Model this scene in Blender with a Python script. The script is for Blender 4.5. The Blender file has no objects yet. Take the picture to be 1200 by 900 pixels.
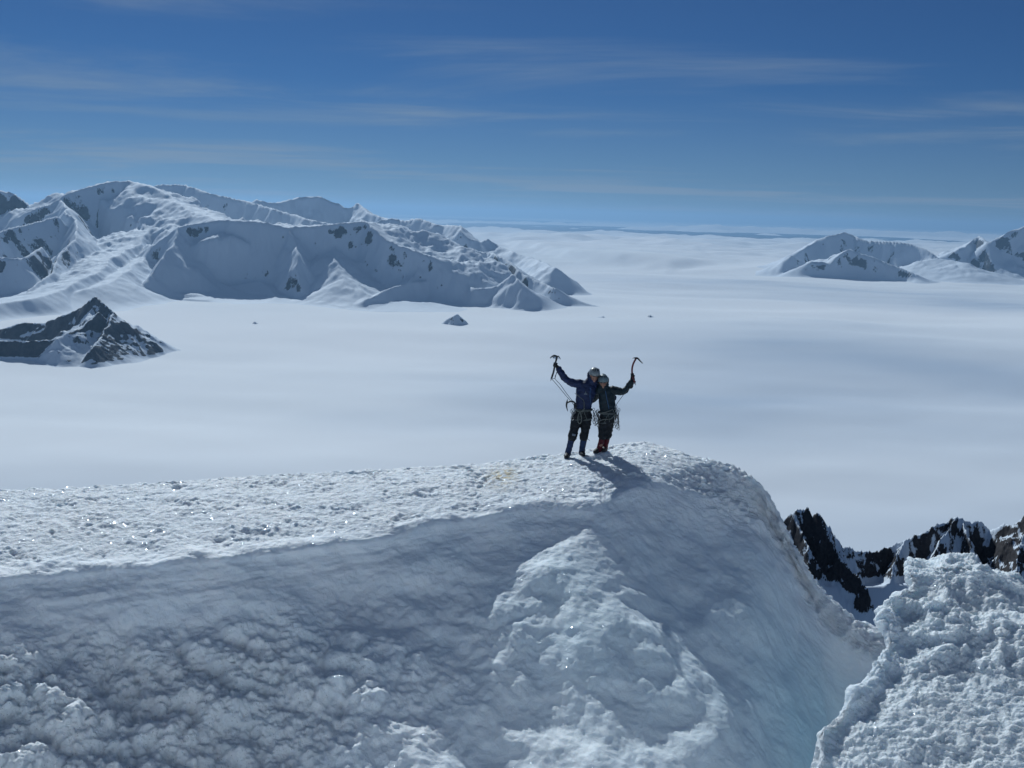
import bpy, bmesh, math, random
import numpy as np
from mathutils import Vector, Matrix

S = bpy.context.scene
COL = S.collection
rad = math.radians

# ------------------------------------------------------------------ camera
FPX = 1177.0                       # focal length in pixels of a 1200 px wide picture
PITCH, ROLL = rad(9.62), rad(1.65)
cam_data = bpy.data.cameras.new('camera')
cam_data.sensor_width = 36.0
cam_data.lens = 36.0 * FPX / 1200.0
cam_data.clip_start = 0.2
cam_data.clip_end = 2.0e6
cam = bpy.data.objects.new('camera', cam_data)
COL.objects.link(cam)
_f = np.array([0, math.cos(PITCH), -math.sin(PITCH)])
_r0 = np.array([1.0, 0, 0]); _u0 = np.array([0, math.sin(PITCH), math.cos(PITCH)])
_r = math.cos(ROLL) * _r0 + math.sin(ROLL) * _u0
_u = -math.sin(ROLL) * _r0 + math.cos(ROLL) * _u0
cam.matrix_world = Matrix(((_r[0], _u[0], -_f[0], 0), (_r[1], _u[1], -_f[1], 0), (_r[2], _u[2], -_f[2], 0), (0, 0, 0, 1)))
S.camera = cam

# ------------------------------------------------------------------ light
SUN_AZ, SUN_EL = rad(-20), rad(36)          # azimuth from +Y towards +X
sun_dir = Vector((math.sin(SUN_AZ) * math.cos(SUN_EL), math.cos(SUN_AZ) * math.cos(SUN_EL), math.sin(SUN_EL)))
sd = bpy.data.lights.new('sun', 'SUN')
sd.energy = 5.0; sd.angle = rad(0.53); sd.color = (1.0, 0.972, 0.93)
sun = bpy.data.objects.new('sun', sd); COL.objects.link(sun)
sun.rotation_euler = sun_dir.to_track_quat('Z', 'Y').to_euler()
sun.location = (0, 0, 60)

W = bpy.data.worlds.new('World'); S.world = W; W.use_nodes = True
nt = W.node_tree; nt.nodes.clear()
def N(nt, t, **k):
    n = nt.nodes.new(t)
    for a, b in k.items():
        if a.startswith('i_'):
            key = a[2:]
            n.inputs[int(key) if key.isdigit() else key.replace('_', ' ')].default_value = b
        else: setattr(n, a, b)
    return n
sky = N(nt, 'ShaderNodeTexSky', sky_type='NISHITA')
sky.sun_disc = False; sky.sun_elevation = SUN_EL; sky.sun_rotation = SUN_AZ
sky.altitude = 3000; sky.air_density = 1.0; sky.dust_density = 0.0; sky.ozone_density = 3.0
tc = N(nt, 'ShaderNodeTexCoord')
sep = N(nt, 'ShaderNodeSeparateXYZ'); nt.links.new(tc.outputs['Generated'], sep.inputs[0])
def M(op, a, b=None, c=None, nt=nt):
    n = nt.nodes.new('ShaderNodeMath'); n.operation = op
    for i, v in enumerate((a, b, c)):
        if v is None: continue
        if isinstance(v, (int, float)): n.inputs[i].default_value = v
        else: nt.links.new(v, n.inputs[i])
    return n.outputs[0]
zc = M('ADD', M('MAXIMUM', sep.outputs[2], 0.0), 0.035)
cx = M('DIVIDE', sep.outputs[0], zc); cy = M('DIVIDE', sep.outputs[1], zc)
cmb = N(nt, 'ShaderNodeCombineXYZ'); nt.links.new(M('MULTIPLY', cx, 0.55), cmb.inputs[0]); nt.links.new(M('MULTIPLY_ADD', cy, 0.9, M('MULTIPLY', cx, 0.12)), cmb.inputs[1])
n1 = N(nt, 'ShaderNodeTexNoise', i_Scale=0.55, i_Detail=7.0, i_Roughness=0.6, i_Distortion=0.5); nt.links.new(cmb.outputs[0], n1.inputs['Vector'])
cmb2 = N(nt, 'ShaderNodeCombineXYZ'); nt.links.new(M('MULTIPLY', cx, 0.2), cmb2.inputs[0]); nt.links.new(M('MULTIPLY', cy, 0.45), cmb2.inputs[1]); cmb2.inputs[2].default_value = 4.2
n2 = N(nt, 'ShaderNodeTexNoise', i_Scale=0.6, i_Detail=3.0, i_Roughness=0.5); nt.links.new(cmb2.outputs[0], n2.inputs['Vector'])
cl = M('MULTIPLY', n1.outputs[0], n2.outputs[0])
ramp = N(nt, 'ShaderNodeMapRange', i_1=0.22, i_2=0.40, i_3=0.0, i_4=0.60); nt.links.new(cl, ramp.inputs[0]); ramp.interpolation_type = 'SMOOTHSTEP'
mixc = N(nt, 'ShaderNodeMix', data_type='RGBA'); mixc.inputs[7].default_value = (7.6, 8.8, 10.6, 1)
veil = N(nt, 'ShaderNodeMapRange', i_1=0.13, i_2=0.36, i_3=0.0, i_4=0.17); veil.interpolation_type = 'SMOOTHSTEP'; nt.links.new(M('ADD', sep.outputs[2], M('MULTIPLY_ADD', n2.outputs[0], 0.16, -0.08)), veil.inputs[0])
low = N(nt, 'ShaderNodeMapRange', i_1=0.12, i_2=0.0, i_3=0.0, i_4=0.30); nt.links.new(sep.outputs[2], low.inputs[0])
nt.links.new(M('ADD', M('ADD', ramp.outputs[0], veil.outputs[0]), low.outputs[0]), mixc.inputs[0]); tint = N(nt, 'ShaderNodeMix', data_type='RGBA', blend_type='MULTIPLY'); tint.inputs[0].default_value = 1.0; tint.inputs[7].default_value = (0.44, 0.69, 1.04, 1)
nt.links.new(sky.outputs[0], tint.inputs[6]); nt.links.new(tint.outputs[2], mixc.inputs[6])
bg = N(nt, 'ShaderNodeBackground', i_Strength=0.0445)
nt.links.new(mixc.outputs[2], bg.inputs[0])
wo = N(nt, 'ShaderNodeOutputWorld'); nt.links.new(bg.outputs[0], wo.inputs[0])

S.view_settings.view_transform = 'Standard'; S.view_settings.look = 'None'
S.view_settings.exposure = -0.58; S.view_settings.gamma = 1.0
S.view_settings.use_white_balance = True; S.view_settings.white_balance_temperature = 5720; S.view_settings.white_balance_tint = 3
S.cycles.use_denoising = True
S.cycles.max_bounces = 6; S.cycles.diffuse_bounces = 2; S.cycles.glossy_bounces = 2
S.cycles.volume_bounces = 0

# ------------------------------------------------------------------ helpers
def P(px, py, d):
    """point at ground distance d (metres along +Y) seen at px,py of the 1200x900 photograph"""
    px = np.asarray(px, float); py = np.asarray(py, float); d = np.asarray(d, float)
    v = _f * FPX + _r * (px - 600)[..., None] + _u * (450 - py)[..., None]
    return v * (d / v[..., 1])[..., None]
def ratio(px, py):
    v = _f * FPX + _r * (px - 600) + _u * (450 - py)
    return -v[2] / v[1]

_rng = np.random.RandomState(7)
_perm = np.concatenate([_rng.permutation(256)] * 3).astype(np.int32)
_g = _rng.normal(size=(256, 3)); _g /= np.linalg.norm(_g, axis=1)[:, None]; _g = _g.astype(np.float32)
def noise3(x, y, z):
    x, y, z = np.broadcast_arrays(x, y, z)
    xi = np.floor(x).astype(np.int64); yi = np.floor(y).astype(np.int64); zi = np.floor(z).astype(np.int64)
    xf = (x - xi).astype(np.float32); yf = (y - yi).astype(np.float32); zf = (z - zi).astype(np.float32)
    u = xf * xf * xf * (xf * (xf * 6 - 15) + 10); v = yf * yf * yf * (yf * (yf * 6 - 15) + 10); w = zf * zf * zf * (zf * (zf * 6 - 15) + 10)
    xi &= 255; yi &= 255; zi &= 255
    def gr(dx, dy, dz):
        h = _perm[_perm[_perm[(xi + dx) & 255] + ((yi + dy) & 255)] + ((zi + dz) & 255)]
        g = _g[h]
        return g[..., 0] * (xf - dx) + g[..., 1] * (yf - dy) + g[..., 2] * (zf - dz)
    def lp(a, b, t): return a + t * (b - a)
    return lp(lp(lp(gr(0, 0, 0), gr(1, 0, 0), u), lp(gr(0, 1, 0), gr(1, 1, 0), u), v),
              lp(lp(gr(0, 0, 1), gr(1, 0, 1), u), lp(gr(0, 1, 1), gr(1, 1, 1), u), v), w) * 1.6
def fbm(x, y, z, oct=4, gain=0.5, lac=2.03):
    a, s, o = 1.0, 0.0, 0.0
    for i in range(oct):
        o = o + a * noise3(x + 17.3 * i, y - 9.1 * i, z + 5.7 * i); s += a
        a *= gain; x = x * lac; y = y * lac; z = z * lac
    return o / s
def ridged(x, y, z, oct=4, gain=0.5, lac=2.03):
    a, s, o, w = 1.0, 0.0, 0.0, 1.0
    for i in range(oct):
        n = (1 - np.abs(noise3(x + 11.3 * i, y + 3.1 * i, z - 5.7 * i))) ** 2
        o = o + a * n * w; s += a; w = np.clip(n * 1.4, 0, 1)
        a *= gain; x = x * lac; y = y * lac; z = z * lac
    return o / s
def billow(x, y, z, oct=4, gain=0.5, lac=2.03):
    a, s, o = 1.0, 0.0, 0.0
    for i in range(oct):
        o = o + a * np.abs(noise3(x + 11.3 * i, y + 3.1 * i, z - 5.7 * i)); s += a
        a *= gain; x = x * lac; y = y * lac; z = z * lac
    return o / s
def sst(a, b, x):
    t = np.clip((x - a) / (b - a), 0, 1); return t * t * (3 - 2 * t)
def smax(a, b, k): return 0.5 * (a + b + np.sqrt((a - b) ** 2 + k * k))

def grid_obj(name, V, mat, attrs=None, kind='structure'):
    """V: (rows, cols, 3) sheet of points -> one smooth mesh object"""
    r, c = V.shape[:2]
    me = bpy.data.meshes.new(name)
    me.vertices.add(r * c); me.vertices.foreach_set('co', V.reshape(-1).astype(np.float32))
    i = np.arange(r * c).reshape(r, c)
    q = np.stack([i[:-1, :-1], i[:-1, 1:], i[1:, 1:], i[1:, :-1]], -1).reshape(-1, 4)
    n = len(q)
    me.loops.add(n * 4); me.loops.foreach_set('vertex_index', q.reshape(-1).astype(np.int32))
    me.polygons.add(n); me.polygons.foreach_set('loop_start', (np.arange(n) * 4).astype(np.int32))
    me.polygons.foreach_set('loop_total', np.full(n, 4, np.int32))
    me.polygons.foreach_set('use_smooth', np.ones(n, bool))
    me.update(calc_edges=True)
    for k, a in (attrs or {}).items():
        at = me.attributes.new(k, 'FLOAT', 'POINT'); at.data.foreach_set('value', np.asarray(a, np.float32).reshape(-1))
    me.materials.append(mat)
    o = bpy.data.objects.new(name, me); COL.objects.link(o)
    if kind: o['kind'] = kind
    return o

# ------------------------------------------------------------------ materials
def new_mat(name):
    m = bpy.data.materials.new(name); m.use_nodes = True
    t = m.node_tree; t.nodes.clear()
    b = t.nodes.new('ShaderNodeBsdfPrincipled'); o = t.nodes.new('ShaderNodeOutputMaterial')
    t.links.new(b.outputs[0], o.inputs[0])
    return m, t, b
def mixrgb(t, fac, a, b):
    n = t.nodes.new('ShaderNodeMix'); n.data_type = 'RGBA'
    for s, v in ((0, fac), (6, a), (7, b)):
        if isinstance(v, (int, float)): n.inputs[s].default_value = v
        elif isinstance(v, tuple): n.inputs[s].default_value = v + (1,)
        else: t.links.new(v, n.inputs[s])
    return n.outputs[2]
def tex(t, scale, detail=4, rough=0.55, dist=0.0, stretch=None, kind='ShaderNodeTexNoise'):
    c = t.nodes.new('ShaderNodeTexCoord'); mp = t.nodes.new('ShaderNodeMapping')
    t.links.new(c.outputs['Object'], mp.inputs[0])
    if stretch: mp.inputs['Scale'].default_value = stretch
    n = t.nodes.new(kind); n.inputs['Scale'].default_value = scale
    if kind == 'ShaderNodeTexNoise':
        n.inputs['Detail'].default_value = detail; n.inputs['Roughness'].default_value = rough; n.inputs['Distortion'].default_value = dist
    t.links.new(mp.outputs[0], n.inputs['Vector'])
    return n.outputs[0]
def mr(t, v, a, b, c=0.0, d=1.0):
    n = t.nodes.new('ShaderNodeMapRange'); n.interpolation_type = 'SMOOTHSTEP'
    t.links.new(v, n.inputs[0])
    for i, q in zip((1, 2, 3, 4), (a, b, c, d)): n.inputs[i].default_value = q
    return n.outputs[0]
def bump(t, h, strength, dist, b, prev=None):
    n = t.nodes.new('ShaderNodeBump'); n.inputs['Strength'].default_value = strength; n.inputs['Distance'].default_value = dist
    t.links.new(h, n.inputs['Height'])
    if prev is not None: t.links.new(prev, n.inputs['Normal'])
    t.links.new(n.outputs[0], b.inputs['Normal'])
    return n.outputs[0]
def attr(t, name):
    n = t.nodes.new('ShaderNodeAttribute'); n.attribute_name = name; return n.outputs['Fac']

def snow_near():
    m, t, b = new_mat('crusted_snow')
    base = mixrgb(t, mr(t, tex(t, 1.3, 5), 0.35, 0.7), (0.86, 0.89, 0.92), (0.80, 0.85, 0.90))
    base = mixrgb(t, attr(t, 'ice'), base, (0.56, 0.80, 0.88))
    st = mixrgb(t, M('MULTIPLY', attr(t, 'stain'), mr(t, tex(t, 9, 4), 0.4, 0.6), nt=t), base, (0.62, 0.50, 0.26))
    t.links.new(st, b.inputs['Base Color'])
    b.inputs['Roughness'].default_value = 0.62
    b.inputs['Specular IOR Level'].default_value = 0.25
    b.subsurface_method = 'RANDOM_WALK' if hasattr(b, 'subsurface_method') else None
    b.inputs['Subsurface Weight'].default_value = 0.5; b.inputs['Subsurface Scale'].default_value = 0.07; b.inputs['Subsurface Radius'].default_value = (0.75, 0.88, 1.0)
    rough = attr(t, 'rough')
    h1 = M('MULTIPLY', tex(t, 7, 6, 0.65, 0.4), M('MULTIPLY_ADD', rough, 0.9, 0.22, nt=t), nt=t)
    h2 = M('MULTIPLY', tex(t, 45, 3, 0.6), M('MULTIPLY_ADD', rough, 0.16, 0.03, nt=t), nt=t)
    nb = bump(t, M('ADD', h1, h2, nt=t), 0.9, 0.075, b)
    # loose ice grains that catch the sun: few, small, each tilted its own way
    v = t.nodes.new('ShaderNodeTexVoronoi'); v.inputs['Scale'].default_value = 38
    c = t.nodes.new('ShaderNodeTexCoord'); t.links.new(c.outputs['Object'], v.inputs['Vector'])
    g = t.nodes.new('ShaderNodeBsdfGlossy'); g.inputs['Roughness'].default_value = 0.12; g.inputs['Color'].default_value = (0.9, 0.95, 1, 1)
    sub = t.nodes.new('ShaderNodeVectorMath'); sub.operation = 'SUBTRACT'; sub.inputs[1].default_value = (0.5, 0.5, 0.5)
    t.links.new(v.outputs['Color'], sub.inputs[0])
    sc = t.nodes.new('ShaderNodeVectorMath'); sc.operation = 'SCALE'; sc.inputs['Scale'].default_value = 1.5; t.links.new(sub.outputs[0], sc.inputs[0])
    ad = t.nodes.new('ShaderNodeVectorMath'); ad.operation = 'ADD'; t.links.new(sc.outputs[0], ad.inputs[0]); t.links.new(nb, ad.inputs[1])
    nm = t.nodes.new('ShaderNodeVectorMath'); nm.operation = 'NORMALIZE'; t.links.new(ad.outputs[0], nm.inputs[0]); t.links.new(nm.outputs[0], g.inputs['Normal'])
    sepc = t.nodes.new('ShaderNodeSeparateColor'); t.links.new(v.outputs['Color'], sepc.inputs[0])
    pick = M('MULTIPLY', M('GREATER_THAN', sepc.outputs[1], 0.88, nt=t), M('LESS_THAN', v.outputs['Distance'], 0.33, nt=t), nt=t)
    pick = M('MULTIPLY', pick, M('MULTIPLY', rough, 0.32, nt=t), nt=t)
    ms = t.nodes.new('ShaderNodeMixShader'); t.links.new(pick, ms.inputs[0]); t.links.new(b.outputs[0], ms.inputs[1]); t.links.new(g.outputs[0], ms.inputs[2])
    out = [n for n in t.nodes if n.type == 'OUTPUT_MATERIAL'][0]; t.links.new(ms.outputs[0], out.inputs[0])
    return m

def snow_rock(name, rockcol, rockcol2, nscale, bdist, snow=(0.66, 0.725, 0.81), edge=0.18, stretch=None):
    m, t, b = new_mat(name)
    n = tex(t, nscale, 7, 0.62, stretch=stretch)
    n2 = tex(t, nscale * 5, 5, 0.7)
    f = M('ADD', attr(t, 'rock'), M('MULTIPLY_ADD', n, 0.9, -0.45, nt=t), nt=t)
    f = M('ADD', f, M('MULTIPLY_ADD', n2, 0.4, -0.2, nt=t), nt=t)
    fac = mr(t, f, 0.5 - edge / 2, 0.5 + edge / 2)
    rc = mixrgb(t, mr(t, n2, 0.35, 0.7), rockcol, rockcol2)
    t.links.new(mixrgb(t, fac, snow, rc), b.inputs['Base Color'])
    b.inputs['Roughness'].default_value = 0.75; b.inputs['Specular IOR Level'].default_value = 0.15
    h = M('MULTIPLY', M('ADD', n, M('MULTIPLY', n2, 0.35, nt=t), nt=t), M('MULTIPLY_ADD', fac, 0.85, 0.15, nt=t), nt=t)
    bump(t, h, 0.8, bdist, b)
    return m

def cloud_mat():
    m, t, b = new_mat('fog_sea')
    fog_col = mixrgb(t, mr(t, tex(t, 0.00009, 5, 0.5, stretch=(0.5, 1.6, 1)), 0.3, 0.7), (0.82, 0.85, 0.88), (0.90, 0.91, 0.93))
    t.links.new(mixrgb(t, attr(t, 'fog_shade'), fog_col, (0.50, 0.57, 0.67)), b.inputs['Base Color'])      # soft broad shadow painted into the fog colour as blue-grey
    b.inputs['Roughness'].default_value = 1.0; b.inputs['Specular IOR Level'].default_value = 0.0
    return m
def flat_mat(name, col, col2=None, rough=0.7, scale=30, spec=0.3, metal=0.0, bs=0.3, bd=0.004):
    m, t, b = new_mat(name)
    n = tex(t, scale, 4, 0.6)
    t.links.new(mixrgb(t, mr(t, n, 0.35, 0.65), col, col2 or tuple(c * 0.75 for c in col)), b.inputs['Base Color'])
    b.inputs['Roughness'].default_value = rough; b.inputs['Specular IOR Level'].default_value = spec; b.inputs['Metallic'].default_value = metal
    bump(t, n, bs, bd, b)
    return m

MAT_SNOW = snow_near()
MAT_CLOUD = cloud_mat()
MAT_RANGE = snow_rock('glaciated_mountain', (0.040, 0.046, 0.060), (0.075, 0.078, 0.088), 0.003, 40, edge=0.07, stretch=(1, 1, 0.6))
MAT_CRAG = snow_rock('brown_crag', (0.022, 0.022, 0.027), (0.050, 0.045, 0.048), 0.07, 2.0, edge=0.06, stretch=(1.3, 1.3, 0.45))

# ------------------------------------------------------------------ terrain functions
ZP = -1600.0                                            # level of the fog-covered ice field
def plain_z(x, y):
    d = np.hypot(x, y)
    w = 22000 * fbm(x / 60000, y / 60000, 0.7 + 0 * x, 2)
    near = 80 * fbm((x + w) / 5200, (y) / 2300, 1.1 + 0 * x, 4) + 200 * fbm((x) / 14000, (y + w * .3) / 8000, 3.3 + 0 * x, 3)
    far = 800 * sst(26000, 60000, d) * (billow(x / 5200, y / 6500, 2.2 + 0 * x, 5, .6) - 0.2)
    z = ZP + near * (1 - 0.3 * sst(40000, 80000, d)) + far
    pxx = 600 + FPX * x / np.maximum(y, 1)
    Dl = np.interp(pxx, [540, 600, 640, 680, 720, 780, 860, 940], [62000, 47000, 41500, 37500, 34500, 33000, 38000, 60000]) * (1 + .10 * fbm(x / 5000, y / 9000, 6.1 + 0 * x, 4))
    z = z + 300 * sst(-1300, 1300, y - Dl) * sst(520, 620, pxx) * (1 - sst(730, 900, pxx)) * (1 - sst(60000, 82000, y))
    z = z + 650 * np.exp(-((y - 152000 - 6000 * fbm(x / 9000, 0 * x, 1.7 + 0 * x, 3)) / 6000) ** 2) * sst(700, 740, pxx) * (1 - sst(1100, 1300, pxx)) * (.6 + 1.2 * billow(x / 5000, y / 5000, 0 * x + .3, 4))
    for px, py, dist, wx, wy, dep in ((745, 309, 31000, 3600, 1700, 230), (650, 296, 33500, 3600, 2600, 220)):   # shallow troughs right of the massif
        c = P(px, py, dist); z = z - dep * np.exp(-(((x - c[0]) / wx) ** 2 + ((y - c[1]) / wy) ** 2))
    return z
def polyline_height(x, y, pts, fs, bs, D=1e9):
    """tent over a crest polyline; fs/bs = slopes of the near and far side"""
    h = np.full(x.shape, -1e9)
    dmin = np.full(x.shape, 1e12)
    for a, b in zip(pts[:-1], pts[1:]):
        ab = b[:2] - a[:2]; L2 = float(ab @ ab) + 1e-9
        t = np.clip(((x - a[0]) * ab[0] + (y - a[1]) * ab[1]) / L2, 0, 1)
        qx = a[0] + t * ab[0]; qy = a[1] + t * ab[1]
        dx, dy = x - qx, y - qy; dd = np.hypot(dx, dy)
        s = (ab[0] * dy - ab[1] * dx) / (math.sqrt(L2) * (dd + 1e-6))
        sl = 0.5 * (fs + bs) - 0.5 * (fs - bs) * s
        z = a[2] + t * (b[2] - a[2]) - sl * dd - 2.2 * np.maximum(0, dd - D)
        m = z > h; h = np.where(m, z, h); dmin = np.where(m, dd, dmin)
    return h, dmin
def crest(*p):                      # (px, py, distance) triples
    a = np.array(p, float); return P(a[:, 0], a[:, 1], a[:, 2])

def polar_grid(px0, px1, nc, d0, d1, nr, power=1.0):
    """radial sampling, finer near the viewpoint like a terrain level of detail"""
    tx = (np.linspace(px0, px1, nc) - 600) / FPX
    s = np.linspace(0, 1, nr) ** power
    dd = d0 * (d1 / d0) ** s
    return tx[None, :] * dd[:, None], np.repeat(dd[:, None], nc, 1)

# ---- the ice field under fog, out to the horizon
tx = (np.linspace(-1100, 2300, 600) - 600) / FPX
dd = np.concatenate([np.geomspace(1500, 20000, 120)[:-1], np.geomspace(20000, 160000, 290)[:-1], np.geomspace(160000, 420000, 30)])
x, y = tx[None, :] * dd[:, None], np.repeat(dd[:, None], 600, 1)
z = plain_z(x, y)
d = np.hypot(x, y)
# holes in the far cloud deck
def hole(px, py, dist, wx, wy):
    c = P(px, py, dist); return np.exp(-(((x - c[0]) / wx) ** 2 + ((y - c[1]) / wy) ** 2) ** 2)
nz = fbm(x / 16000, y / 30000, 0.3 + 0 * x, 4)
gap = 0; nz2 = fbm(x / 5000, y / 9000, 5.3 + 0 * x, 3)
for (px, wpx, dist, wy) in ((650, 170, 140000, 42000), (840, 110, 118000, 22000), (980, 110, 128000, 24000), (520, 160, 250000, 50000), (880, 90, 215000, 35000), (1120, 130, 190000, 30000)):
    cxx = (px - 600) / FPX * dist
    wx = wpx / FPX * dist
    gap = np.maximum(gap, np.exp(-((np.abs(x - cxx) / wx) ** 4 + ((y - dist) / wy) ** 4)) + 0)
z = z - 420 * sst(0.30, 0.55, gap + (0.75 * nz + 0.35 * nz2) * sst(0.02, 0.3, gap))
pxx = 600 + FPX * x / y
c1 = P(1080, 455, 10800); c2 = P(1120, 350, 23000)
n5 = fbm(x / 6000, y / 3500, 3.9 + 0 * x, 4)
fog_shade = np.exp(-(((x - c1[0]) / 3900) ** 2 + ((y - c1[1]) / 4200) ** 2)) + .55 * np.exp(-(((x - c2[0]) / 9000) ** 2 + ((y - c2[1]) / 4500) ** 2)) + .45 * sst(7000, 4500, y)  # mask of the broad shadows painted on the fog sea
fog_shade = np.clip(fog_shade * (1 + .9 * n5) + .25 * sst(.05, .5, n5) * (1 - sst(30000, 60000, y)), 0, 1)
grid_obj('fog_sea', np.stack([x, y, z], -1), MAT_CLOUD, {'fog_shade': fog_shade})
xw, yw = polar_grid(-1500, 2700, 60, 85000, 421000, 40)
m_w, t_w, b_w = new_mat('fjord_water')
b_w.inputs['Base Color'].default_value = (0.03, 0.05, 0.07, 1); b_w.inputs['Roughness'].default_value = 0.35
bump(t_w, tex(t_w, 0.002, 4), 0.3, 40, b_w)
grid_obj('water', np.stack([xw, yw, 0 * xw - 1760], -1), m_w)

# ---- the big glaciated massif on the left
def build_range(name, grid, ridges, k_foot, noise_amp, seed, patches=(), rock_bias=0.0, wl=1500.0, lift=-25):
    x, y = grid
    w1 = fbm(x / (wl * 1.2), y / (wl * 1.2), seed + 0 * x, 3) ; w2 = fbm(x / (wl * 1.2), y / (wl * 1.2), seed + 9 + 0 * x, 3)
    w3 = fbm(x / (wl * .4), y / (wl * .4), seed + 21 + 0 * x, 3)
    xa, ya = x + w1 * wl * 0.16 + w3 * wl * .07, y + w2 * wl * 0.26 + w3 * wl * .10
    h = np.full(x.shape, -1e9); dm = np.full(x.shape, 1e9)
    rk = np.zeros(x.shape)
    for pts, fs, bs, rock, *D in ridges:
        hh, dd = polyline_height(xa, ya, pts, fs * (1.5 if fs > .6 else 1), bs, *D)
        m = hh > h
        rk = np.where(m, rock, rk); dm = np.where(m, dd, dm)
        h = smax(hh, h, wl * 0.006)
    base = plain_z(x, y)
    rise = np.clip((h - base) / 900, 0, 1)
    away = sst(0, wl * 0.35, dm)
    rn = ridged(x / wl, y / wl, seed + 3 + 0 * x, 6, 0.52)
    rn2 = ridged(x / (wl * 0.28), y / (wl * 0.28), seed + 6 + 0 * x, 4, 0.55)
    hi = 0.12 + 0.88 * sst(0.05, 0.6, np.clip((h - base) / (noise_amp * 4), 0, 1))
    h = h + hi * (noise_amp * (rn - 0.55) * (0.12 + 0.88 * away) + noise_amp * 0.50 * (rn2 - 0.5) * (0.3 + 0.7 * away))
    rn3 = ridged(x / (wl * 0.1), y / (wl * 0.1), seed + 12 + 0 * x, 3, 0.6)
    h = h + hi * noise_amp * 0.10 * (rn3 - 0.5)
    h = smax(h, base + lift, k_foot)
    h = h - k_foot * 0.25 * 0
    gy, gx = np.gradient(h)
    sx = np.gradient(x, axis=1); sy = np.gradient(y, axis=0)
    slope = np.hypot(gx / np.maximum(sx, 1), gy / np.maximum(sy, 1))
    pn = fbm(x / (wl * .8), y / (wl * .8), h / (wl * .8) + seed, 4)
    rock = rk + rock_bias - 0.02 + 0.45 * (sst(1.0, 2.3, slope) - 0.5) + 0.35 * pn + 0.30 * (rn2 - 0.5)
    rock = rock * sst(0.02, 0.12, np.clip((h - base) / (wl * .6), 0, 1)) * sst(0.45, 1.0, slope)
    grid_obj(name, np.stack([x, y, h], -1), MAT_RANGE, {'rock': rock})

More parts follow.
